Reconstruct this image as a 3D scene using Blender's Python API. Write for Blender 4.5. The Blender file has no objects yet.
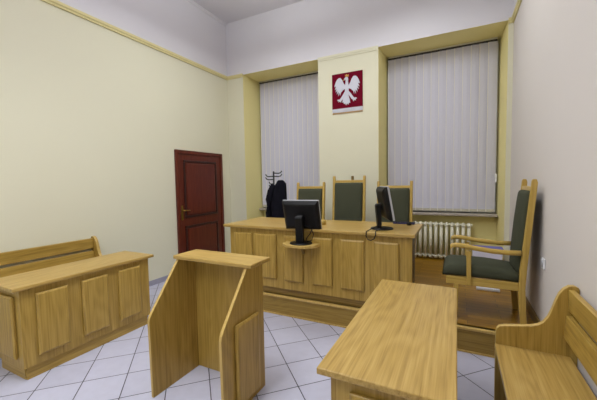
import bpy, bmesh, math, random
from mathutils import Vector, Matrix
random.seed(7)
SC = bpy.context.scene
COL = SC.collection
PI = math.pi

# ------------------------------------------------------------------ materials
def srgb(r, g, b):
    f = lambda c: (c / 255 / 12.92) if c / 255 <= .04045 else ((c / 255 + .055) / 1.055) ** 2.4
    return (f(r), f(g), f(b), 1)

def new_mat(name):
    m = bpy.data.materials.new(name); m.use_nodes = True
    n = m.node_tree.nodes; l = m.node_tree.links
    return m, n, l, n['Principled BSDF']

def plain(name, col, rough=.5, metal=0., var=.04, scale=30., bump=0., spec=.5):
    m, n, l, b = new_mat(name)
    tc = n.new('ShaderNodeTexCoord'); nz = n.new('ShaderNodeTexNoise')
    nz.inputs['Scale'].default_value = scale; nz.inputs['Detail'].default_value = 4
    l.new(tc.outputs['Object'], nz.inputs['Vector'])
    rp = n.new('ShaderNodeValToRGB')
    rp.color_ramp.elements[0].color = tuple(c * (1 - var) for c in col[:3]) + (1,)
    rp.color_ramp.elements[1].color = tuple(min(1, c * (1 + var)) for c in col[:3]) + (1,)
    l.new(nz.outputs['Fac'], rp.inputs['Fac']); l.new(rp.outputs['Color'], b.inputs['Base Color'])
    b.inputs['Roughness'].default_value = rough; b.inputs['Metallic'].default_value = metal
    b.inputs['Specular IOR Level'].default_value = spec
    if bump:
        bp = n.new('ShaderNodeBump'); bp.inputs['Strength'].default_value = bump; bp.inputs['Distance'].default_value = .004
        l.new(nz.outputs['Fac'], bp.inputs['Height']); l.new(bp.outputs['Normal'], b.inputs['Normal'])
    return m

def wood(name, dark, mid, light, axis='z', rough=.38, fine=1., ring=.5, spec=.4):
    m, n, l, b = new_mat(name)
    tc = n.new('ShaderNodeTexCoord'); oi = n.new('ShaderNodeObjectInfo')
    off = n.new('ShaderNodeVectorMath'); off.operation = 'SCALE'
    cmb = n.new('ShaderNodeCombineXYZ')
    for i in range(3): l.new(oi.outputs['Random'], cmb.inputs[i])
    l.new(cmb.outputs[0], off.inputs[0]); off.inputs['Scale'].default_value = 17.3
    add = n.new('ShaderNodeVectorMath'); add.operation = 'ADD'
    l.new(tc.outputs['Object'], add.inputs[0]); l.new(off.outputs[0], add.inputs[1])
    def mapped(along, across):
        mp = n.new('ShaderNodeMapping')
        mp.inputs['Scale'].default_value = tuple(along if a == axis else across for a in 'xyz')
        l.new(add.outputs[0], mp.inputs['Vector']); return mp
    def noise(mp, det, dist):
        nz = n.new('ShaderNodeTexNoise'); nz.inputs['Scale'].default_value = 1
        nz.inputs['Detail'].default_value = det; nz.inputs['Distortion'].default_value = dist
        l.new(mp.outputs[0], nz.inputs['Vector']); return nz
    n1 = noise(mapped(1.3, 75 * fine), 5, .3)          # streaks along the grain
    n2 = noise(mapped(5., 210 * fine), 3, 0)          # pores
    n3 = noise(mapped(.55, 3.2), 2, .2)               # growth rings (cathedral figure)
    mu = n.new('ShaderNodeMath'); mu.operation = 'MULTIPLY'; mu.inputs[1].default_value = 105
    l.new(n3.outputs['Fac'], mu.inputs[0])
    si = n.new('ShaderNodeMath'); si.operation = 'SINE'; l.new(mu.outputs[0], si.inputs[0])
    m1 = n.new('ShaderNodeMath'); m1.operation = 'MULTIPLY_ADD'
    l.new(si.outputs[0], m1.inputs[0]); m1.inputs[1].default_value = .11 * ring; l.new(n1.outputs['Fac'], m1.inputs[2])
    m2 = n.new('ShaderNodeMath'); m2.operation = 'MULTIPLY_ADD'
    l.new(n2.outputs['Fac'], m2.inputs[0]); m2.inputs[1].default_value = .55; l.new(m1.outputs[0], m2.inputs[2])
    rp = n.new('ShaderNodeValToRGB'); e = rp.color_ramp.elements
    e[0].position = .44; e[0].color = dark; e[1].position = 1.1; e[1].color = light
    k = e.new(.75); k.color = mid
    l.new(m2.outputs[0], rp.inputs['Fac']); l.new(rp.outputs['Color'], b.inputs['Base Color'])
    b.inputs['Roughness'].default_value = rough; b.inputs['Specular IOR Level'].default_value = spec
    bp = n.new('ShaderNodeBump'); bp.inputs['Strength'].default_value = .12; bp.inputs['Distance'].default_value = .002
    l.new(m2.outputs[0], bp.inputs['Height']); l.new(bp.outputs['Normal'], b.inputs['Normal'])
    return m

OAK_D, OAK_M, OAK_L = srgb(140, 111, 48), srgb(170, 138, 64), srgb(184, 152, 78)
OAK = {a: wood('oak_' + a, OAK_D, OAK_M, OAK_L, a, ring=.6) for a in 'xyz'}
OAKTOP = {a: wood('oak_top_' + a, srgb(144, 113, 53), srgb(173, 141, 74), srgb(186, 155, 89), a, rough=.34, ring=.6) for a in 'xy'}
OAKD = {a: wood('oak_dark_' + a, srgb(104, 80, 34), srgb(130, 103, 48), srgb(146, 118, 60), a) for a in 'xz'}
SHADEW = wood('shaded_end_oak', srgb(48, 34, 18), srgb(62, 46, 26), srgb(74, 56, 32), 'z')  # oak with the shade on the bench ends put into the colour
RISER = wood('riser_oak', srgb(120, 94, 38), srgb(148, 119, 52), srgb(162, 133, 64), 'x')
EDGE = wood('oak_edge', srgb(170, 138, 70), srgb(192, 160, 90), srgb(202, 171, 102), 'z', ring=0)
CHAIRW = {a: wood('chair_oak_' + a, srgb(162, 131, 58), srgb(186, 154, 76), srgb(198, 167, 90), a, ring=0) for a in 'xyz'}
MAHOG = wood('mahogany', srgb(66, 20, 12), srgb(90, 32, 18), srgb(108, 44, 26), 'z', rough=.35)
MAHOGD = plain('mahogany_moulding', srgb(52, 16, 10), .4)
GREEN = plain('green_upholstery', srgb(69, 71, 55), .85, var=.12, scale=260, bump=.25, spec=.2)
BLACKP = plain('black_plastic', srgb(7, 7, 9), .45, spec=.3)
DARKP = plain('dark_grey_plastic', srgb(30, 30, 36), .42)
SILVER = plain('silver_plastic', srgb(176, 176, 180), .35)
SCREEN = plain('screen_glass', srgb(14, 15, 18), .12)
METALB = plain('black_metal', srgb(18, 18, 20), .4)
BRASS = plain('brass', srgb(180, 150, 80), .3, metal=1)
COAT = plain('dark_navy_cloth', srgb(22, 22, 30), .95, var=.3, scale=14, bump=.4, spec=.1)
RADW = plain('radiator_enamel', srgb(234, 231, 210), .35, var=.02)
BLIND = plain('blind_fabric', srgb(214, 213, 227), .85, var=.05, scale=160, spec=.1)
OVERLAP = plain('blind_overlap_light', srgb(240, 236, 230), .8)  # lighter look of overlapping translucent vanes put into the colour
RAIL = plain('blind_rail_white', srgb(200, 194, 176), .5)
SILL = plain('stone_sill', srgb(176, 167, 156), .4, var=.15, scale=60)
WHITEP = plain('white_plastic', srgb(228, 228, 232), .4)
BLUEBOX = plain('lavender_plastic', srgb(226, 226, 246), .4)
BLUELID = plain('blue_plastic', srgb(104, 106, 190), .4)
CRIMSON = plain('crimson_cloth', srgb(108, 10, 34), .9, var=.1, scale=200, spec=.1)
EAGLEW = plain('white_embroidery', srgb(206, 206, 216), .8, var=.06, scale=200, bump=.5)
GOLD = plain('gold_thread', srgb(206, 150, 62), .5)
KEYB = plain('dark_blue_plastic', srgb(46, 46, 92), .4)
GLASS, _n, _l, _b = new_mat('window_glass')
_b.inputs['Base Color'].default_value = (.9, .95, 1, 1); _b.inputs['Roughness'].default_value = .02
_b.inputs['Transmission Weight'].default_value = 1
WINF = plain('window_paint', srgb(225, 224, 218), .4)

def paint(name, col):
    return plain(name, col, .8, var=.012, scale=3., spec=.25)
NICHE = paint('niche_shade_yellow', srgb(240, 228, 162))  # wall cream with the yellow cast of niche shade put into the colour
RIGHTP = paint('beige_wall_paint', srgb(218, 211, 206))
CREAM = paint('cream_wall_paint', srgb(224, 220, 195))
WHITE = paint('white_upper_paint', srgb(224, 221, 226))
TRIMP = plain('yellow_trim_paint', srgb(222, 210, 152), .6, var=.02)

def tiles():
    m, n, l, b = new_mat('white_floor_tiles')
    tc = n.new('ShaderNodeTexCoord'); sp = n.new('ShaderNodeSeparateXYZ'); l.new(tc.outputs['Object'], sp.inputs[0])
    def M(op, a, c=None, d=None):
        x = n.new('ShaderNodeMath'); x.operation = op
        for i, v in enumerate((a, c, d)):
            if v is None: continue
            if isinstance(v, (int, float)): x.inputs[i].default_value = v
            else: l.new(v, x.inputs[i])
        return x.outputs[0]
    T = .3065; r2 = 1 / math.sqrt(2)
    p = M('DIVIDE', M('SUBTRACT', M('MULTIPLY', M('ADD', sp.outputs[0], sp.outputs[1]), r2), .062), T)
    q = M('DIVIDE', M('SUBTRACT', M('MULTIPLY', M('SUBTRACT', sp.outputs[1], sp.outputs[0]), r2), 1.815), T)
    def dist(v):
        f = M('FRACT', v); return M('MINIMUM', f, M('SUBTRACT', 1., f))
    d = M('MINIMUM', dist(p), dist(q))
    grout = M('LESS_THAN', d, .0115)
    cell = n.new('ShaderNodeCombineXYZ'); l.new(M('FLOOR', p), cell.inputs[0]); l.new(M('FLOOR', q), cell.inputs[1])
    wn = n.new('ShaderNodeTexWhiteNoise'); l.new(cell.outputs[0], wn.inputs['Vector'])
    nz = n.new('ShaderNodeTexNoise'); nz.inputs['Scale'].default_value = 14; nz.inputs['Detail'].default_value = 5
    l.new(tc.outputs['Object'], nz.inputs['Vector'])
    fac = M('MULTIPLY_ADD', wn.outputs['Value'], .35, M('MULTIPLY', nz.outputs['Fac'], .65))
    rp = n.new('ShaderNodeValToRGB'); rp.color_ramp.elements[0].color = srgb(176, 175, 192); rp.color_ramp.elements[1].color = srgb(196, 196, 213)
    l.new(fac, rp.inputs['Fac'])
    mx = n.new('ShaderNodeMix'); mx.data_type = 'RGBA'
    l.new(grout, mx.inputs['Factor']); l.new(rp.outputs['Color'], mx.inputs['A']); mx.inputs['B'].default_value = srgb(62, 60, 68)
    l.new(mx.outputs['Result'], b.inputs['Base Color'])
    b.inputs['Roughness'].default_value = .32; b.inputs['Specular IOR Level'].default_value = .45
    bp = n.new('ShaderNodeBump'); bp.inputs['Strength'].default_value = .4; bp.inputs['Distance'].default_value = .003
    l.new(M('SUBTRACT', 1., grout), bp.inputs['Height']); l.new(bp.outputs['Normal'], b.inputs['Normal'])
    return m
TILES = tiles()
SKIRT = plain('grey_tile_skirting', srgb(164, 162, 176), .35)

def parquet():
    m, n, l, b = new_mat('parquet_boards')
    tc = n.new('ShaderNodeTexCoord')
    br = n.new('ShaderNodeTexBrick'); l.new(tc.outputs['Object'], br.inputs['Vector'])
    br.inputs['Color1'].default_value = srgb(138, 101, 42); br.inputs['Color2'].default_value = srgb(164, 124, 56)
    br.inputs['Mortar'].default_value = srgb(66, 46, 22)
    br.inputs['Scale'].default_value = 1; br.inputs['Mortar Size'].default_value = .002
    br.inputs['Brick Width'].default_value = .55; br.inputs['Row Height'].default_value = .075
    mp = n.new('ShaderNodeMapping'); mp.inputs['Scale'].default_value = (3, 60, 3); l.new(tc.outputs['Object'], mp.inputs['Vector'])
    nz = n.new('ShaderNodeTexNoise'); nz.inputs['Scale'].default_value = 1; nz.inputs['Detail'].default_value = 5; l.new(mp.outputs[0], nz.inputs['Vector'])
    mx = n.new('ShaderNodeMix'); mx.data_type = 'RGBA'; mx.blend_type = 'OVERLAY'; mx.inputs['Factor'].default_value = .45
    l.new(br.outputs['Color'], mx.inputs['A']); l.new(nz.outputs['Fac'], mx.inputs['B'])
    hs = n.new('ShaderNodeHueSaturation'); hs.inputs['Saturation'].default_value = 1.1
    l.new(mx.outputs['Result'], hs.inputs['Color']); l.new(hs.outputs['Color'], b.inputs['Base Color'])
    b.inputs['Roughness'].default_value = .3
    return m
PARQ = parquet()

# ------------------------------------------------------------------ mesh helpers
class MB:
    def __init__(s): s.b = bmesh.new(); s.mi = 0
    def _f(s, vs):
        try:
            f = s.b.faces.new(vs); f.material_index = s.mi; return f
        except ValueError: return None
    def box(s, x0, x1, y0, y1, z0, z1):
        v = [s.b.verts.new((x, y, z)) for x in (x0, x1) for y in (y0, y1) for z in (z0, z1)]
        for q in ((0, 1, 3, 2), (4, 6, 7, 5), (0, 4, 5, 1), (2, 3, 7, 6), (0, 2, 6, 4), (1, 5, 7, 3)): s._f([v[i] for i in q])
        return s
    def prism(s, pts, axis, a, b):
        """extrude a 2-D outline along axis; pts are the two remaining coordinates in xyz order"""
        def P(p, t):
            return {'x': (t, p[0], p[1]), 'y': (p[0], t, p[1]), 'z': (p[0], p[1], t)}[axis]
        A = [s.b.verts.new(P(p, a)) for p in pts]; B = [s.b.verts.new(P(p, b)) for p in pts]
        n = len(pts)
        s._f(A); s._f(B[::-1])
        for i in range(n): s._f([A[i], B[i], B[(i + 1) % n], A[(i + 1) % n]])
        return s
    def loft(s, rings, cap=True):
        R = [[s.b.verts.new(p) for p in r] for r in rings]
        n = len(R[0])
        for a, b in zip(R, R[1:]):
            for i in range(n): s._f([a[i], a[(i + 1) % n], b[(i + 1) % n], b[i]])
        if cap: s._f(R[0][::-1]); s._f(R[-1])
        return s
    def tube(s, path, r, n=10, sq=1.):
        path = [Vector(p) for p in path]; rings = []
        up = Vector((0, 0, 1))
        for i, p in enumerate(path):
            t = (path[min(i + 1, len(path) - 1)] - path[max(i - 1, 0)]).normalized()
            a = t.cross(up)
            if a.length < .05: a = t.cross(Vector((0, 1, 0)))
            a.normalize(); c = a.cross(t)
            rr = r[i] if isinstance(r, (list, tuple)) else r
            rings.append([p + a * rr * math.cos(2 * PI * k / n) + c * rr * sq * math.sin(2 * PI * k / n) for k in range(n)])
        return s.loft(rings)
    def lathe(s, prof, cx=0, cy=0, n=24, sx=1., sy=1.):
        return s.loft([[(cx + r * sx * math.cos(2 * PI * k / n), cy + r * sy * math.sin(2 * PI * k / n), z) for k in range(n)] for r, z in prof])
    def build(s, name, mat, parent=None, bevel=0., smooth=False, seg=2, world=True):
        b = s.b
        bmesh.ops.recalc_face_normals(b, faces=b.faces)
        if parent is not None and world:
            o0 = Vector((0, 0, 0)); q = parent
            while q is not None: o0 += q.location; q = q.parent
            bmesh.ops.translate(b, vec=-o0, verts=b.verts)
        me = bpy.data.meshes.new(name); b.to_mesh(me); b.free()
        for m in (mat if isinstance(mat, (list, tuple)) else [mat]): me.materials.append(m)
        if smooth:
            for p in me.polygons: p.use_smooth = True
        o = bpy.data.objects.new(name, me); COL.objects.link(o)
        if parent is not None: o.parent = parent
        if bevel:
            md = o.modifiers.new('bevel', 'BEVEL'); md.width = bevel; md.segments = seg; md.limit_method = 'ANGLE'; md.angle_limit = math.radians(35)
        return o

def thing(name, label, cat, loc=(0, 0, 0), rz=0, group=None):
    o = bpy.data.objects.new(name, None); COL.objects.link(o); o.empty_display_size = .1
    o.location = loc; o.rotation_euler = (0, 0, rz); o['label'] = label; o['category'] = cat
    if group: o['group'] = group
    return o
def tag(o, label, cat, group=None):
    vs = [v.co for v in o.data.vertices]                # origin at the middle of its base
    c = Vector(((min(v.x for v in vs) + max(v.x for v in vs)) / 2, (min(v.y for v in vs) + max(v.y for v in vs)) / 2, min(v.z for v in vs)))
    o.data.transform(Matrix.Translation(-c)); o.location = c
    o['label'] = label; o['category'] = cat
    if group: o['group'] = group
    return o
def struct(o): o['kind'] = 'structure'; return o
def dup(root, loc, rz, label):
    r = root.copy(); COL.objects.link(r); r.location = loc; r.rotation_euler = (0, 0, rz); r['label'] = label
    def rec(src, dst):
        for ch in list(src.children):
            if ch.name in done: continue
            c = ch.copy(); done.add(c.name); COL.objects.link(c); c.parent = dst; rec(ch, c)
    done = set(); rec(root, r)
    return r
def raised(mb, origin, U, V, N, w, h, d=.018):
    """raised-and-fielded panel: chamfered slab of w x h standing d proud of the plane"""
    O, U, V, N = map(Vector, (origin, U, V, N))
    def ring(ins, dep): return [O + U * a + V * c + N * dep for a, c in ((ins, ins), (w - ins, ins), (w - ins, h - ins), (ins, h - ins))]
    mb.loft([ring(.007, -.002), ring(.007, .005), ring(0, .007), ring(0, d), ring(.004, d * 1.2), ring(.014, d * 1.5)])
    return mb

# ------------------------------------------------------------------ room shell
H_CAM = 1.5
XL, XR, YB, YN = -4.026, .637, 5.0, 5.6
YF = -3.0
ZT, ZC, PZ = 3.497, 4.56, .2246
struct(MB().box(XL - .2, XR + .2, YF - .2, YN + .3, -.1, 0).build('floor', TILES))
struct(MB().box(XL - .2, XR + .2, YF - .2, YN + .3, ZC, ZC + .1).build('ceiling', WHITE))
def wall2(name, x0, x1, y0, y1, lower=None):
    m = MB(); m.box(x0, x1, y0, y1, 0, ZT + .03); m.mi = 1; m.box(x0, x1, y0, y1, ZT + .03, ZC)
    return struct(m.build(name, [lower or CREAM, WHITE]))
wall2('wall_left', XL - .2, XL, YF, YN + .2)
wall2('wall_right', XR, XR + .2, YF, YN + .2, RIGHTP)
wall2('wall_front', XL - .2, XR + .2, YF - .2, YF)
# back wall: beam above the niches, pier, two stubs, thin wall under the windows
SOF = ZT + .045
m = MB(); m.box(XL, XR, YB, YN + .2, SOF, ZC)
w = m.build('wall_back', [WHITE, NICHE])
for p in w.data.polygons:
    if p.normal.z < -.5: p.material_index = 1
struct(w)
def reveal(o):
    for p in o.data.polygons:
        if abs(p.normal.x) > .5: p.material_index = 1
    return struct(o)
m = MB(); m.prism([(-2.103, YB), (-1.098, YB), (-1.062, YN + .2), (-2.14, YN + .2)], 'z', 0, SOF); reveal(m.build('wall_back_pier', [CREAM, NICHE]))
m = MB(); m.prism([(XL, YB), (-3.65, YB), (-3.632, YN + .2), (XL, YN + .2)], 'z', 0, SOF); reveal(m.build('wall_back_left', [CREAM, NICHE]))
m = MB(); m.prism([(.578, YB), (XR, YB), (XR, YN + .2), (.536, YN + .2)], 'z', 0, SOF); reveal(m.build('wall_back_right', [CREAM, NICHE]))
SZ = .935
for nm, x0, x1 in (('wall_niche_left', -3.64, -2.1), ('wall_niche_right', -1.1, .57)):
    struct(MB().box(x0, x1, YN, YN + .2, 0, SZ).build(nm, NICHE))
for i, (x0, x1) in enumerate(((-3.64, -2.12), (-1.08, .54))):
    wn = bpy.data.objects.new('window_%d' % (i + 1), None); COL.objects.link(wn); wn.location = (x0, YN + .1, SZ); struct(wn)
    f = MB()
    for a, b_ in ((x0, x0 + .08), ((x0 + x1) / 2 - .05, (x0 + x1) / 2 + .05), (x1 - .08, x1)): f.box(a, b_, YN + .06, YN + .12, SZ, ZT)
    for a, b_ in ((SZ, SZ + .08), (2.55, 2.614), (ZT - .08, ZT)): f.box(x0, x1, YN + .065, YN + .115, a, b_)
    struct(f.build('window_frame', WINF, wn))
    struct(MB().box(x0 + .02, x1 - .02, YN + .085, YN + .095, SZ + .02, ZT - .02).build('pane', GLASS, wn))
    struct(MB().box(x0 + (.006 if i == 0 else -.02), x1 + (.02 if i == 0 else .004), YN - .19, YN + .06, SZ - .008, SZ + .03).build('window_sill', SILL, wn, .008))
# picture rails
def rail_profile(o): return [(0, ZT), (.018, ZT), (.018, ZT + .02), (.03, ZT + .032), (.03, ZT + .062), (0, ZT + .066)]
def tr(name, fn, mt=None): struct(fn.build(name, mt or TRIMP, None, 0))
P = rail_profile(0)
tr('trim_1', MB().prism([(XL + a, z) for a, z in P], 'y', YF, YB))
tr('trim_2', MB().prism([(XR - a, z) for a, z in P], 'y', YF, YB))
tr('trim_3', MB().prism([(YB - a, z) for a, z in P], 'x', XL + .02, -3.65))
tr('trim_4', MB().prism([(YB - a * .6, z) for a, z in P], 'x', -2.103, -1.098), CREAM)
tr('trim_5', MB().prism([(YB - a, z) for a, z in P], 'x', .578, XR - .02))
# small plaster bead along the left wall
cv = [(0, ZC), (.035, ZC), (.03, ZC - .02), (.012, ZC - .034), (0, ZC - .04)]
struct(MB().prism([(XL + a, z) for a, z in cv], 'y', YF, YB).build('trim_7', WHITE))
struct(MB().box(XL, XL + .012, YF, 3.63, 0, .075).build('baseboard_left', SKIRT, None, .003))
struct(MB().box(XR - .018, XR, 3.0, YB, PZ, PZ + .085).build('baseboard_right', OAKD['x'], None, .004))

# door on the left wall
d = bpy.data.objects.new('door_1', None); COL.objects.link(d); d.location = (XL, 4.18, 0); struct(d)
y0, y1, zt = 3.625, 4.735, 2.045
f = MB()
f.prism([(y0, 0), (y0, zt), (y1, zt), (y1, 0), (y1 - .06, 0), (y1 - .06, zt - .06), (y0 + .06, zt - .06), (y0 + .06, 0)], 'x', XL + .001, XL + .045)
struct(f.build('door_frame', MAHOG, d, .006))
leaf = struct(MB().box(XL + .001, XL + .026, y0 + .055, y1 - .055, .005, zt - .055).build('door_leaf', MAHOG, d))
for a, b_ in ((.93, 1.885), (.16, .80)):
    pm = MB(); ya, yb = 3.775, 4.565
    # moulding ring and inner field
    for q in ((ya, yb, a, a + .035), (ya, yb, b_ - .035, b_), (ya, ya + .035, a + .035, b_ - .035), (yb - .035, yb, a + .035, b_ - .035)):
        pm.box(XL + .02, XL + .044, *q)
    struct(pm.build('panel_moulding', MAHOGD, d, .008))
    pm = MB(); raised(pm, (XL + .026, ya + .05, a + .05), (0, 1, 0), (0, 0, 1), (1, 0, 0), yb - ya - .1, b_ - a - .1, .012)
    struct(pm.build('door_panel', MAHOG, d))
h = struct(MB().box(XL + .026, XL + .033, 3.70, 3.742, .90, 1.14).build('handle_plate', BRASS, d, .004))
struct(MB().tube([(XL + .03, 3.721, 1.06), (XL + .075, 3.721, 1.06), (XL + .08, 3.735, 1.06), (XL + .08, 3.84, 1.055)], .010).build('door_handle', BRASS, d, smooth=True))

# ------------------------------------------------------------------ platform
pf = thing('judges_platform', 'low wooden platform with parquet top carrying the long judges\' bench', 'platform', (-1, 4.2, 0))
px0 = -2.56
m = MB().prism([(px0, 3.02), (XR - .002, 3.02), (XR - .002, 4.995), (.574, 4.995), (.534, YN - .003), (-1.06, YN - .003), (-1.10, 4.995), (-2.102, 4.995), (-2.102, 4.995), (px0, 4.995)], 'z', .03, PZ)
m.build('deck', PARQ, pf)
m = MB().box(px0, XR - .002, 3.008, 3.02, 0, PZ - .03); m.build('riser', RISER, pf)
m = MB().box(px0 - .012, px0, 3.008, 4.995, 0, PZ - .002); m.build('end_board', OAK['x'], pf)
m = MB().box(px0 - .012, XR - .002, 2.992, 3.06, PZ - .026, PZ); m.build('nosing', EDGE, pf, .006)
m = MB().box(px0, XR - .002, 2.996, 3.008, 0, .018); m.build('foot_strip', EDGE, pf, .004)

# ------------------------------------------------------------------ judges' bench
jd = thing('judges_bench', 'long oak judges\' bench with six raised front panels standing on the platform', 'desk', (-1.43, 3.4, PZ))
JT = 1.0
JF = 3.03
MB().box(-2.53, -.333, 2.985, 3.79, JT - .032, JT).build('worktop', OAKTOP['x'], jd, .006)
jfb = MB().box(-2.46, -.36, JF, JF + .025, .298, JT - .032).build('front_board', OAK['z'], jd)
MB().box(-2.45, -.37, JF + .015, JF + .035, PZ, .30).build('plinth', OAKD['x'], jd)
for x in (-2.46, -.405): MB().box(x, x + .025, JF + .025, 3.42, PZ, JT - .032).build('end_panel', SHADEW, jd)
MB().prism([(3.42, JT - .032), (3.70, JT - .032), (3.70, JT - .06), (3.42, JT - .20)], 'x', -.40, -.38).build('top_bracket', OAK['x'], jd)
for a, b_ in ((-2.386, -2.135), (-2.102, -1.81), (-1.706, -1.476), (-1.371, -1.142), (-1.046, -.808), (-.71, -.475)):
    pm = MB(); raised(pm, (a, JF, .40), (1, 0, 0), (0, 0, 1), (0, -1, 0), b_ - a, .508)
    pm.build('raised_panel', OAK['z'], jfb)
# little shelf on the front for the first monitor
SHZ = .85
sh = MB().prism([(-1.665, JF), (-1.655, 2.895), (-1.57, 2.815), (-1.36, 2.815), (-1.275, 2.895), (-1.265, JF)], 'z', SHZ - .03, SHZ).build('monitor_shelf', EDGE, jd, .004)
MB().prism([(JF, SHZ - .03), (JF - .10, SHZ - .03), (JF - .085, SHZ - .05), (JF - .012, SHZ - .13), (JF, SHZ - .13)], 'x', -1.475, -1.455).build('shelf_bracket', OAKD['z'], sh)

# ------------------------------------------------------------------ party desks (same design left and right)
def party_desk(xf, sgn, y0, y1, label, D=.485):
    """xf: front edge of the top; sgn=+1 front faces +X"""
    X = lambda t: xf - sgn * t                       # t = depth behind the front edge of the top
    t = thing('party_desk', label, 'desk', (X(.24), (y0 + y1) / 2, 0), 0, 'long oak desks with raised panels')
    zt = .745; IN = .032 if sgn > 0 else .044
    def bx(a, b_, *r): return MB().box(min(X(a), X(b_)), max(X(a), X(b_)), *r)
    bx(0, D, y0, y1, zt - .028, zt).build('desktop', OAKTOP['y'], t, .005)
    fb = bx(IN, IN + .023, y0 + .05, y1 - .05, .10, zt - .028).build('front_board', OAK['z'], t)
    bx(IN + .018, IN + .036, y0 + .075, y1 - .075, 0, .10).build('plinth', OAK['y'], t)
    for yy, s in ((y0 + .05, -1), (y1 - .05, 1)):
        a, b_ = (yy, yy + .022) if s < 0 else (yy - .022, yy)
        ep = bx(IN + .023, .465, a, b_, .10, zt - .028).build('end_panel', OAK['z'], t)
        bx(IN + .036, .455, a + (.02 if s < 0 else -.02), b_ + (.02 if s < 0 else -.02), 0, .10).build('end_plinth', OAK['x'], t)
        pm = MB(); raised(pm, (X(.13) if sgn < 0 else X(.415), yy, .17), (1, 0, 0), (0, 0, 1), (0, s, 0), .31, .485)
        pm.build('raised_panel', OAK['z'], ep)
    n, L = 3, y1 - y0 - .1
    for k in range(3):
        ya = y0 + .05 + .097 + k * .3375
        pm = MB(); raised(pm, (X(IN), ya, .172), (0, 1, 0), (0, 0, 1), (sgn, 0, 0), .228, .492)
        pm.build('raised_panel', OAK['z'], fb)
    return t
party_desk(-2.905, 1, 1.078, 2.29, 'long oak desk against the left bench with three raised panels facing the lectern')
party_desk(-.502, -1, 1.132, 2.40, 'oak desk in the right foreground with its bare top, beside the right bench', .512)

# ------------------------------------------------------------------ benches
def bench(xw, sgn, y0, y1, label):
    """xw: wall plane; sgn=+1 the seat points to +X"""
    X = lambda d: xw + sgn * d                       # d = distance from the wall
    t = thing('wall_bench', label, 'bench', (X(.2), (y0 + y1) / 2, 0), 0, 'oak wall benches with curved ends')
    prof = [(.406, 0), (.406, .525), (.400, .552), (.386, .570), (.36, .578), (.29, .590), (.225, .602), (.19, .615), (.165, .635), (.143, .670), (.125, .72), (.11, .775), (.094, .82),
            (.075, .850), (.05, .870), (.025, .874), (.008, .866), (.003, .85), (.003, 0)]
    for a, b_ in ((y0, y0 + .035), (y1 - .035, y1)):
        e = MB().prism([(X(d), z) for d, z in prof], 'y', a, b_).build('end_panel', [OAK['z'], EDGE], t, .003)
        for p in e.data.polygons:
            if abs(p.normal.y) < .5: p.material_index = 1
    MB().box(min(X(.412), X(.035)), max(X(.412), X(.035)), y0 + .035, y1 - .035, .428, .457).build('seat', OAKTOP['y'], t, .005)
    MB().box(min(X(.37), X(.35)), max(X(.37), X(.35)), y0 + .035, y1 - .035, .35, .428).build('seat_rail', OAK['y'], t)
    for (za, zb, da, db) in ((.728, .852, .052, .056), (.568, .70, .072, .062)):
        MB().prism([(X(da), za), (X(db), zb), (X(db - .032), zb), (X(da - .032), za)], 'y', y0 + .035, y1 - .035).build('back_slat', OAK['y'], t, .004)
    return t
bench(XR, -1, .62, 2.32, 'oak wall bench along the right wall behind the foreground desk, nearest the camera')
bench(XL, 1, 1.03, 2.32, 'oak wall bench against the left wall behind the long desk')

# ------------------------------------------------------------------ lectern
lc = thing('witness_lectern', 'oak open-backed standing lectern with flat top and slanted side panels on the tiles', 'lectern', (-1.56, 1.7, 0))
lt = MB().box(-1.925, -1.206, 1.685, 1.925, .928, .956).build('lectern_top', OAKTOP['x'], lc, .005)
MB().box(-1.884, -1.272, 1.868, 1.888, .004, .928).build('back_board', OAK['z'], lc)
prof = [(1.433, 0), (1.425, .545), (1.432, .575), (1.452, .605), (1.702, .928), (1.888, .928), (1.888, 0)]
sides = []
for x in (-1.906, -1.272):
    e = MB().prism(prof, 'x', x, x + .022).build('side_panel', [OAK['z'], EDGE], lc, .002)
    for p in e.data.polygons:
        if abs(p.normal.x) < .5 and p.normal.y < -.3: p.material_index = 1
    sides.append(e)
for x, s in ((-1.25, 1), (-1.906, -1)):
    pm = MB()
    O = Vector((x, 1.545, .05))
    def ring(ins, dep):
        return [O + Vector((s * dep, a, c)) for a, c in ((ins, ins), (.25 - ins, ins), (.25 - ins, .545 - ins), (ins, .545 - ins))]
    pm.loft([ring(.006, -.002), ring(.006, .005), ring(0, .007), ring(0, .018), ring(.004, .022), ring(.014, .027)])
    pm.build('raised_panel', OAK['z'], sides[1 if s > 0 else 0])

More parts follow.
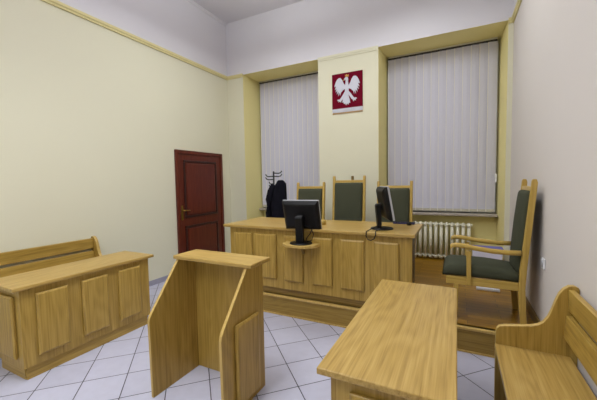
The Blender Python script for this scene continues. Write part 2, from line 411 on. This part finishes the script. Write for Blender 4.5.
# ------------------------------------------------------------------ chairs (local: faces -Y, origin on the floor)
def chair(label, top=1.262, wid=.468, name='judge_chair'):
    t = thing(name, label, 'chair', (0, 0, 0), 0, 'green upholstered oak armchairs')
    hw = wid / 2; cb = top - .10
    B = lambda m, nm, mat, bev=.006, sm=False: m.build(nm, mat, t, bev, sm, world=False)
    # seat cushion: rounded loaf
    rings = []
    for y, sc, zz in ((-.305, .93, .0), (-.315, .97, .35), (-.30, 1, .75), (-.26, 1, .96), (-.15, 1, 1), (.05, 1, .97), (.22, 1, .84), (.275, 1, .74), (.282, .97, .5)):
        r = []
        zb, ztp = .376, .376 + .128 * max(zz, .25)
        for k in range(16):
            a = 2 * PI * k / 16; c, s_ = math.cos(a), math.sin(a)
            ex = math.copysign(abs(c) ** .35, c); ez = math.copysign(abs(s_) ** .5, s_)
            r.append((ex * (hw - .012) * sc, y, (zb + ztp) / 2 + ez * (ztp - zb) / 2))
        rings.append(r)
    B(MB().loft(rings), 'seat', GREEN, 0, True)
    rail = MB().box(-hw + .012, -hw + .04, -.285, .29, .312, .382).box(hw - .04, hw - .012, -.285, .29, .312, .382).box(-hw + .04, hw - .04, -.285, -.26, .312, .38).box(-hw + .04, hw - .04, .25, .275, .312, .38)
    B(rail, 'seat_frame', CHAIRW['y'], .005)
    for s_ in (-1, 1):
        x = s_ * (hw - .026)
        B(MB().loft([[(x + a * w_, -.20 + c * w_, z) for a, c in ((-1, -1), (1, -1), (1, 1), (-1, 1))] for z, w_ in ((0, .014), (.32, .02))]), 'front_leg', CHAIRW['z'], .004)
        # rear post with a rake
        pr = [(.296, 0), (.280, .15), (.272, .33), (.280, .5), (.346, top - .02), (.352, top), (.380, top), (.388, top - .03), (.330, .5), (.322, .33), (.330, .15), (.342, 0)]
        x0, x1 = (hw - .035, hw) if s_ > 0 else (-hw, -hw + .035)
        B(MB().prism(pr, 'x', x0, x1), 'rear_post', CHAIRW['z'], .006)
        # armrest, gently waved
        arm = [(-.252, .655), (-.24, .667), (-.21, .676), (-.15, .673), (-.05, .657), (.08, .642), (.2, .638), (.285, .642)]
        xa = s_ * (hw - .006)
        rg = []
        for y, z in arm:
            w_ = .026 if y < .1 else .021
            rg.append([(xa + math.copysign(abs(math.cos(q)) ** .6, math.cos(q)) * w_, y, z + math.copysign(abs(math.sin(q)) ** .6, math.sin(q)) * .021) for q in [2 * PI * k / 12 for k in range(12)]])
        B(MB().loft(rg), 'armrest', CHAIRW['y'], 0, True)
        x0, x1 = (hw - .014, hw + .010) if s_ > 0 else (-hw - .010, -hw + .014)
        B(MB().prism([(-.115, .318), (-.122, .63), (-.082, .63), (-.08, .318)], 'x', x0, x1), 'arm_support', CHAIRW['z'], .004)
    # back cushion following the rake
    def yb(z): return .280 + (z - .5) * (.066 / (top - .52))
    rings = []
    for z, k in ((.455, .5), (.465, .85), (.50, 1), (.70, 1.12), (.9, 1.15), (cb - .1, 1.08), (cb - .03, 1), (cb - .008, .85), (cb, .5)):
        yc = yb(z) + .012; th = .044 * k
        w_ = hw - .036 - (.004 if k < .9 else 0)
        rings.append([(math.copysign(abs(math.cos(q)) ** .3, math.cos(q)) * w_, yc + math.copysign(abs(math.sin(q)) ** .6, math.sin(q)) * th, z) for q in [2 * PI * j / 20 for j in range(20)]])
    B(MB().loft(rings), 'back_cushion', GREEN, 0, True)
    z0 = cb + .001
    B(MB().prism([(yb(z0) + .005, z0), (yb(z0) + .008, z0 + .036), (yb(z0) + .04, z0 + .036), (yb(z0) + .037, z0)], 'x', -hw + .035, hw - .035), 'top_rail', CHAIRW['x'], .004)
    B(MB().box(-hw + .035, hw - .035, .29, .318, .415, .452), 'lower_rail', CHAIRW['x'], .004)
    return t
c1 = chair('green backed oak armchair at the judges\' bench, behind the monitor on the front shelf')
c1.location = (-2.0, 4.045, PZ)
c2 = chair('tallest green backed oak armchair, centred under the eagle emblem', 1.346, .486)
c2.location = (-1.392, 4.045, PZ)
dup(c1, (-.752, 4.045, PZ), 0, 'green backed oak armchair at the judges\' bench, behind the right monitor')
ch = dup(c1, (.205, 3.40, PZ), -PI / 2, 'green oak armchair facing left in side view, its back close to the right wall')

# ------------------------------------------------------------------ monitors
def monitor(label, loc, rz, tilt, h0, W=.405, Hh=.325, sz=1.):
    """local: screen faces +Y, origin at the base; h0 = lower edge of the screen"""
    t = thing('computer_monitor', label, 'monitor', loc, rz, 'black flat monitors')
    R_ = Matrix.Rotation(tilt, 4, 'X')
    piv = Vector((0, .0, h0 + Hh / 2))
    def tf(m):
        for v in m.b.verts: v.co = piv + (R_ @ (v.co - piv))
        return m
    z0, z1 = h0, h0 + Hh
    bz = MB().box(-W / 2, W / 2, .012, .030, z0, z1)
    tf(bz).build('bezel', [SILVER if sz else DARKP, DARKP][0], t, .003, world=False)
    bk = MB()
    rg = lambda ins, y: [(-W / 2 + ins, y, z0 + ins), (W / 2 - ins, y, z0 + ins), (W / 2 - ins, y, z1 - ins), (-W / 2 + ins, y, z1 - ins)]
    bk.loft([rg(.001, .012), rg(.003, -.012), rg(.03, -.034), rg(.05, -.04)])
    tf(bk).build('back_cover', BLACKP, t, .003, world=False)
    sc = MB().box(-W / 2 + .018, W / 2 - .018, .030, .0315, z0 + .022, z1 - .018)
    tf(sc).build('screen', SCREEN, t, 0, world=False)
    nk = MB().prism([(-.075, .012), (-.035, .012), (-.04, h0 + .06), (-.04, h0 + .16), (-.085, h0 + .16), (-.095, h0 + .14)], 'x', -.042, .042)
    nk.build('neck', BLACKP, t, .008, world=False)
    MB().box(-.03, .03, -.05, -.025, h0 + .10, h0 + .17).build('hinge', DARKP, t, .006, world=False)
    MB().lathe([(.001, 0), (.118, 0), (.12, .006), (.112, .014), (.05, .02), (.001, .02)], 0, -.03, 32, 1, .95).build('monitor_base', BLACKP, t, smooth=False, world=False)
    return t
m1 = monitor('black monitor seen from behind on the small shelf in front of the judges\' bench', (-1.457, 2.965, SHZ), math.radians(4), math.radians(17), .133)
MB().tube([(.02, -.03, .20), (.10, .0, .17), (.135, -.01, .10), (.12, -.03, .04), (.07, -.03, .024), (.05, -.01, .05), (.09, .005, .10), (.11, .01, .15)], .0045, 8).build('cable', BLACKP, m1, smooth=True, world=False)
m2 = monitor('black monitor turned almost edge-on at the right end of the judges\' bench', (-.655, 3.262, JT), math.radians(-67), math.radians(10), .10, .40, .335)
cb = [(-.735, 3.24, JT + .06), (-.765, 3.2, JT + .03), (-.80, 3.12, JT + .012), (-.815, 3.03, JT + .008), (-.815, 2.982, JT + .004), (-.812, 2.966, JT - .03), (-.795, 2.962, JT - .065), (-.765, 2.962, JT - .072), (-.735, 2.965, JT - .055), (-.722, 2.97, JT - .02), (-.725, 2.98, JT + .006), (-.735, 3.03, JT + .008), (-.73, 3.15, JT + .008)]
cb = [(a + .04, b_, c_) for a, b_, c_ in cb]
cm = MB().tube(cb, .005, 8)
Mi = (Matrix.Translation(m2.location) @ Matrix.Rotation(m2.rotation_euler.z, 4, 'Z')).inverted()
for v in cm.b.verts: v.co = Mi @ v.co
cm.build('cable', BLACKP, m2, smooth=True, world=False)

kb = thing('keyboard', 'dark blue keyboard lying at the right rear edge of the judges\' bench', 'keyboard', (-.525, 3.725, JT))
kbb = MB().box(-.645, -.415, 3.675, 3.77, JT, JT + .016).build('keyboard_body', KEYB, kb, .004)
km = MB()
for r_ in range(4):
    for c_ in range(11): km.box(-.638 + c_ * .0203, -.638 + c_ * .0203 + .016, 3.682 + r_ * .021, 3.698 + r_ * .021, JT + .015, JT + .021)
km.build('keys', DARKP, kb)
ms = MB().lathe([(.001, JT), (.03, JT), (.033, JT + .012), (.027, JT + .028), (.012, JT + .036), (.001, JT + .037)], -.465, 3.63, 16, .8, 1.2)
tag(ms.build('computer_mouse', BLACKP, None, 0, True), 'black computer mouse beside the keyboard on the judges\' bench', 'mouse')
bw = MB().lathe([(.001, JT), (.036, JT), (.042, JT + .012), (.04, JT + .045), (.03, JT + .054), (.001, JT + .055)], -1.375, 3.35, 24)
tag(bw.build('wooden_box', CHAIRW['z'], None, 0, True), 'small round wooden box on the judges\' bench behind the left monitor', 'box')

# ------------------------------------------------------------------ emblem on the pier
em = thing('eagle_banner', 'crimson cloth banner with crowned white eagle and fringe, hung on the pier', 'banner', (-1.597, YB, 2.93))
YE = YB - .012
MB().box(-1.853, -1.342, YE, YB - .001, 2.672, 3.238).build('cloth', CRIMSON, em, .003)
fr = MB()
for k in range(34):
    x = -1.851 + k * .01495
    fr.loft([[(x, YE - .003, 2.676), (x + .0149, YE - .003, 2.676), (x + .0149, YE + .009, 2.676), (x, YE + .009, 2.676)], [(x + .002, YE - .001, 2.614), (x + .0125, YE - .001, 2.614), (x + .0125, YE + .006, 2.614), (x + .002, YE + .006, 2.614)]])
fr.build('fringe', EAGLEW, em)
ft = MB()
for k in range(17):
    x = -1.848 + k * .030
    ft.lathe([(.002, 2.617), (.009, 2.612), (.010, 2.602), (.003, 2.590)], x + .012, YE + .003, 8)
ft.build('tassels', GOLD, em, smooth=True)
S_ = .51 / 230
def ez(p):
    x, y = p; return (-1.597 + (x - 173) * S_, 2.968 - ((y + .13 * (x - 173)) - 190) * S_)
def shape(pts, mb, d=.006): mb.prism([ez(p) for p in pts], 'y', YE - d, YE + .001)
eg = MB()
lw = [(164, 172), (158, 158), (148, 146), (139, 124), (124, 107), (108, 110), (96, 122), (88, 137), (82, 153), (76, 172), (90, 166), (79, 194), (94, 184), (84, 212), (100, 196), (94, 228), (109, 206), (106, 240), (118, 212), (120, 236), (128, 210), (136, 204), (142, 194), (150, 190), (157, 186)]
shape(lw, eg)
shape([(2 * 173 - x, y + .13 * (2 * x - 346) * 1.0) for x, y in lw][::-1], eg)
shape([(164, 128), (161, 150), (157, 175), (158, 200), (164, 216), (172, 222), (180, 215), (186, 198), (187, 174), (184, 150), (181, 128)], eg, .010)
shape([(163, 134), (164, 122), (158, 120), (152, 127), (150, 119), (157, 109), (166, 101), (176, 101), (182, 107), (183, 118), (182, 132)], eg, .011)
shape([(163, 212), (154, 236), (142, 262), (136, 284), (146, 282), (150, 296), (158, 288), (165, 304), (173, 290), (182, 299), (187, 284), (197, 286), (194, 264), (186, 236), (180, 212)], eg, .007)
shape([(160, 200), (146, 222), (130, 246), (118, 262), (102, 264), (98, 272), (110, 272), (106, 284), (118, 276), (126, 286), (130, 272), (140, 262), (156, 238), (168, 214)], eg, .009)
shape([(184, 198), (200, 214), (216, 236), (226, 248), (242, 246), (246, 254), (236, 257), (240, 268), (228, 264), (222, 275), (216, 263), (206, 256), (192, 236), (178, 214)], eg, .009)
eg.build('eagle', EAGLEW, em, .0015)
cr = MB()
shape([(162, 99), (160, 84), (166, 90), (172, 80), (179, 89), (186, 82), (186, 98)], cr, .012)
cr.build('crown', GOLD, em)
bk = MB(); shape([(150, 126), (144, 130), (147, 121), (153, 117), (157, 121)], bk, .0125)
bk.build('beak', GOLD, em)
hk = MB().box(-1.530, -1.500, YB - .045, YB - .001, 1.42, 1.575)
tag(hk.build('wall_peg', OAKD['z'], None, .004), 'small dark wooden wall peg on the pier above the tallest armchair', 'peg')

# ------------------------------------------------------------------ vertical blinds
def blind(label, x0, x1, y, zt, zb, pitch, name='vertical_blind'):
    t = thing(name, label, 'blind', ((x0 + x1) / 2, y, zb), 0, 'closed vertical window blinds')
    MB().box(x0, x1, y - .035, y + .025, zt - .026, zt - .001).build('headrail', RAIL, t, .003)
    MB().box(x0, x1, y - .028, y + .02, zt - .044, zt - .026).build('carrier_track', DARKP, t)
    n = int(round((x1 - x0) / pitch)); p = (x1 - x0) / n
    rnd = random.Random(int(-x0 * 1000))
    for k in range(n):
        xc = x0 + (k + .5) * p; w_ = p * .56
        tw = math.radians(7 + rnd.uniform(-3, 4)); dx, dy = math.cos(tw) * w_, math.sin(tw) * w_
        a, b_ = (xc - dx, y - dy), (xc + dx, y + dy)
        # slightly curved fabric strip with real thickness
        mid = ((a[0] + b_[0]) / 2, (a[1] + b_[1]) / 2 - .003)
        pts = [a, mid, b_, (b_[0], b_[1] + .0015), (mid[0], mid[1] + .0015), (a[0], a[1] + .0015)]
        v = MB().prism(pts, 'z', zb + .002, zt - .044)
        v.mi = 1
        v.prism([(a[0], a[1] - .0015), (a[0] + .009, a[1] - .0005), (a[0] + .009, a[1] + .002), (a[0], a[1] + .002)], 'z', zb + .002, zt - .044)  # added pale edge strip, paints the brighter vane overlap
        v.build('vane', [BLIND, OVERLAP], t)
    wt = MB()
    for k in range(n):
        xc = x0 + (k + .5) * p
        wt.box(xc - p * .46, xc + p * .46, y - .014, y - .008, zb + .006, zb + .046)
    wt.build('vane_weights', RAIL, t)
    return t
b1 = blind('closed grey vertical blind in the left window niche, beside the coat stand', -3.61, -2.13, 5.53, SOF, .985, .108)
b2 = blind('closed grey vertical blind in the right window niche, above the radiator', -1.048, .510, 5.53, SOF, .985, .108)
MB().tube([(.516, 5.48, ZT - .05), (.516, 5.468, 1.55)], .0025, 6).build('control_cord', RAIL, b2)
MB().box(.503, .529, 5.455, 5.48, 1.44, 1.56).build('cord_weight', WHITEP, b2, .006)

# ------------------------------------------------------------------ radiator
rd = thing('radiator', 'cream ribbed column radiator under the right window', 'radiator', (-.25, 5.44, PZ))
k = 0
x = RXR = .175
while x > -.75:
    s = MB()
    for yy in (5.405, 5.465):
        s.tube([(x, yy, .275), (x, yy, .78)], .023, 10)
    s.tube([(x, 5.385, .762), (x, 5.405, .79), (x, 5.435, .798), (x, 5.465, .79), (x, 5.485, .762)], .026, 10)
    s.tube([(x, 5.385, .295), (x, 5.405, .268), (x, 5.435, .26), (x, 5.465, .268), (x, 5.485, .295)], .026, 10)
    s.build('radiator_section', RADW, rd, smooth=True)
    x -= .077; k += 1
MB().tube([(-.79, 5.435, .79), (RXR + .02, 5.435, .79)], .017, 12).build('upper_header', RADW, rd, smooth=True)
MB().tube([(-.79, 5.435, .285), (RXR + .02, 5.435, .285)], .017, 12).build('lower_header', RADW, rd, smooth=True)
MB().tube([(RXR, 5.435, .79), (RXR + .04, 5.435, .79), (RXR + .048, 5.435, .79)], [.02, .02, .012], 12).build('end_plug', RADW, rd, smooth=True)
for x in (RXR - .077, RXR - 10 * .077): MB().box(x - .012, x + .012, 5.40, 5.47, PZ, .262).build('radiator_foot', RADW, rd, .003)
MB().tube([(-.70, 5.55, .285), (-.70, 5.55, PZ)], .011, 10).tube([(-.79, 5.435, .285), (-.82, 5.5, .285), (-.78, 5.55, .285), (-.70, 5.55, .285)], .011, 10).build('supply_pipe', RADW, rd, smooth=True)

# ------------------------------------------------------------------ coat stand and coat
RX, RY = -2.862, 4.74
cs = thing('coat_stand', 'black metal coat stand with bent hooks behind the left end of the judges\' bench', 'coat stand', (RX, RY, 0))
MB().tube([(RX, RY, .05), (RX, RY, 1.685)], .014, 12).build('pole', METALB, cs, smooth=True)
for k in range(4):
    a = PI / 4 + k * PI / 2
    MB().tube([(RX, RY, .16), (RX + .12 * math.cos(a), RY + .12 * math.sin(a), .10), (RX + .23 * math.cos(a), RY + .23 * math.sin(a), .012)], .011, 8).build('foot', METALB, cs, smooth=True)
def hook(a, z, L=.125):
    c, s_ = math.cos(a), math.sin(a)
    for dz in (0, -.055):
        MB().tube([(RX, RY, z + dz), (RX + c * L * .6, RY + s_ * L * .6, z + dz - .006), (RX + c * L * .85, RY + s_ * L * .85, z + dz + .004), (RX + c * L, RY + s_ * L, z + dz + .035)], .010, 8).build('hook', METALB, cs, smooth=True)
for a, z in ((.25, 1.655), (PI + .2, 1.60)): hook(a, z, .15)
hook(PI + .1, 1.47, .09)
rings = []
prof = [(1.53, .11, .032, .04), (1.515, .11, .055, .06), (1.47, .115, .085, .085), (1.41, .09, .115, .095), (1.30, .065, .145, .10), (1.18, .05, .165, .105), (1.05, .045, .17, .11), (.9, .04, .175, .115), (.75, .04, .18, .12), (.62, .04, .185, .125)]
for z, dx, rx, ry in prof:
    r = []
    for k in range(40):
        a = 2 * PI * k / 40
        f = 1 + .10 * math.sin(5 * a + z * 3) + .05 * math.sin(11 * a - z * 5)
        r.append((RX + .06 + dx + rx * f * math.cos(a), RY - .06 + ry * f * math.sin(a), z))
    rings.append(r)
ct = thing('coat', 'dark navy coat hanging on the black coat stand', 'coat', (RX, RY - .06, .62))
MB().loft(rings).build('coat_body', COAT, ct, smooth=True)
MB().tube([(RX + .08, RY - .13, 1.45), (RX + .03, RY - .15, 1.34), (RX - .01, RY - .16, 1.2), (RX - .02, RY - .16, .98), (RX - .015, RY - .16, .8)], [.05, .06, .055, .05, .045], 12).build('sleeve', COAT, ct, smooth=True)

# ------------------------------------------------------------------ small things
bxo = thing('storage_box', 'pale lavender storage box with blue lid on the platform behind the side-view armchair', 'box', (.37, 4.95, PZ))
MB().loft([[(.20 + i, 4.82 + i, z), (.55 - i, 4.82 + i, z), (.55 - i, 4.975 - i, z), (.20 + i, 4.975 - i, z)] for i, z in ((.012, PZ), (0, .565))]).build('box_body', BLUEBOX, bxo, .006)
MB().box(.193, .557, 4.813, 4.98, .565, .575).build('box_lid', BLUELID, bxo, .005)
ps = thing('power_strip', 'flat white power strip lying on the platform under the side-view armchair', 'power strip', (.33, 4.11, PZ))
MB().box(.215, .445, 4.075, 4.135, PZ, PZ + .03).build('strip_body', WHITEP, ps, .006)
for k in range(4): MB().lathe([(.001, PZ + .029), (.02, PZ + .029), (.02, PZ + .032), (.014, PZ + .033), (.001, PZ + .033)], .25 + k * .052, 4.105, 16).build('socket_ring', WHITEP, ps)
ws = thing('wall_socket', 'small white power socket on the right wall beside the armchair', 'socket', (XR, 3.11, .81))
wp = MB().box(XR - .014, XR, 3.07, 3.15, .765, .85).build('socket_plate', WHITEP, ws, .005)
MB().prism([(3.11 + .03 * math.cos(2 * PI * k / 20), .81 + .03 * math.sin(2 * PI * k / 20)) for k in range(20)], 'x', XR - .020, XR - .012).build('socket_insert', SILVER, wp, .002)

# ------------------------------------------------------------------ lights: ceiling lamps of the room
def lamp(x, y, z, w, sx=.35, sy=1.2, col=(.94, .98, 1)):
    L = bpy.data.lights.new('ceiling_lamp', 'AREA'); L.shape = 'RECTANGLE'; L.size = sx; L.size_y = sy; L.energy = w; L.color = col
    o = bpy.data.objects.new('ceiling_lamp', L); COL.objects.link(o); o.location = (x, y, z)
    return o
for lx, ly, lz, e, up, spr in ((-2.4, 3.3, 3.92, 34, 22, 180), (-.6, 3.5, 4.05, 34, 4, 180), (-1.8, 1.1, 3.8, 40, 84, 140), (-1.6, -1.2, 3.8, 60, 60, 150)):
    o = lamp(lx, ly, lz, e); o.data.spread = math.radians(spr)          # direct light of a hung luminaire
    if not up: continue
    o = lamp(lx, ly, lz + .08, up); o.rotation_euler = (PI, 0, 0)       # its light on the ceiling
W = bpy.data.worlds.new('world'); SC.world = W; W.use_nodes = True
W.node_tree.nodes['Background'].inputs[0].default_value = (.02, .025, .04, 1)

# ------------------------------------------------------------------ camera
fpx, yaw, pit, rol = 314.88, math.radians(26.6905), math.radians(-3.3527), math.radians(-.98994)
cy, sy = math.cos(yaw), math.sin(yaw)
F = Vector((-sy * math.cos(pit), cy * math.cos(pit), math.sin(pit)))
r0 = Vector((cy, sy, 0)); u0 = r0.cross(F)
r = r0 * math.cos(rol) + u0 * math.sin(rol); u = r.cross(F)
cam = bpy.data.cameras.new('camera'); cam.sensor_width = 36; cam.lens = 36 * fpx / 597; cam.clip_start = .05
co = bpy.data.objects.new('camera', cam); COL.objects.link(co)
M3 = Matrix((r, u, -F)).transposed()
co.matrix_world = Matrix.Translation((0, 0, H_CAM)) @ M3.to_4x4()
SC.camera = co
SC.view_settings.view_transform = 'Standard'; SC.view_settings.look = 'None'
SC.view_settings.gamma = 1; SC.view_settings.use_curve_mapping = False
SC.view_settings.exposure = -.58
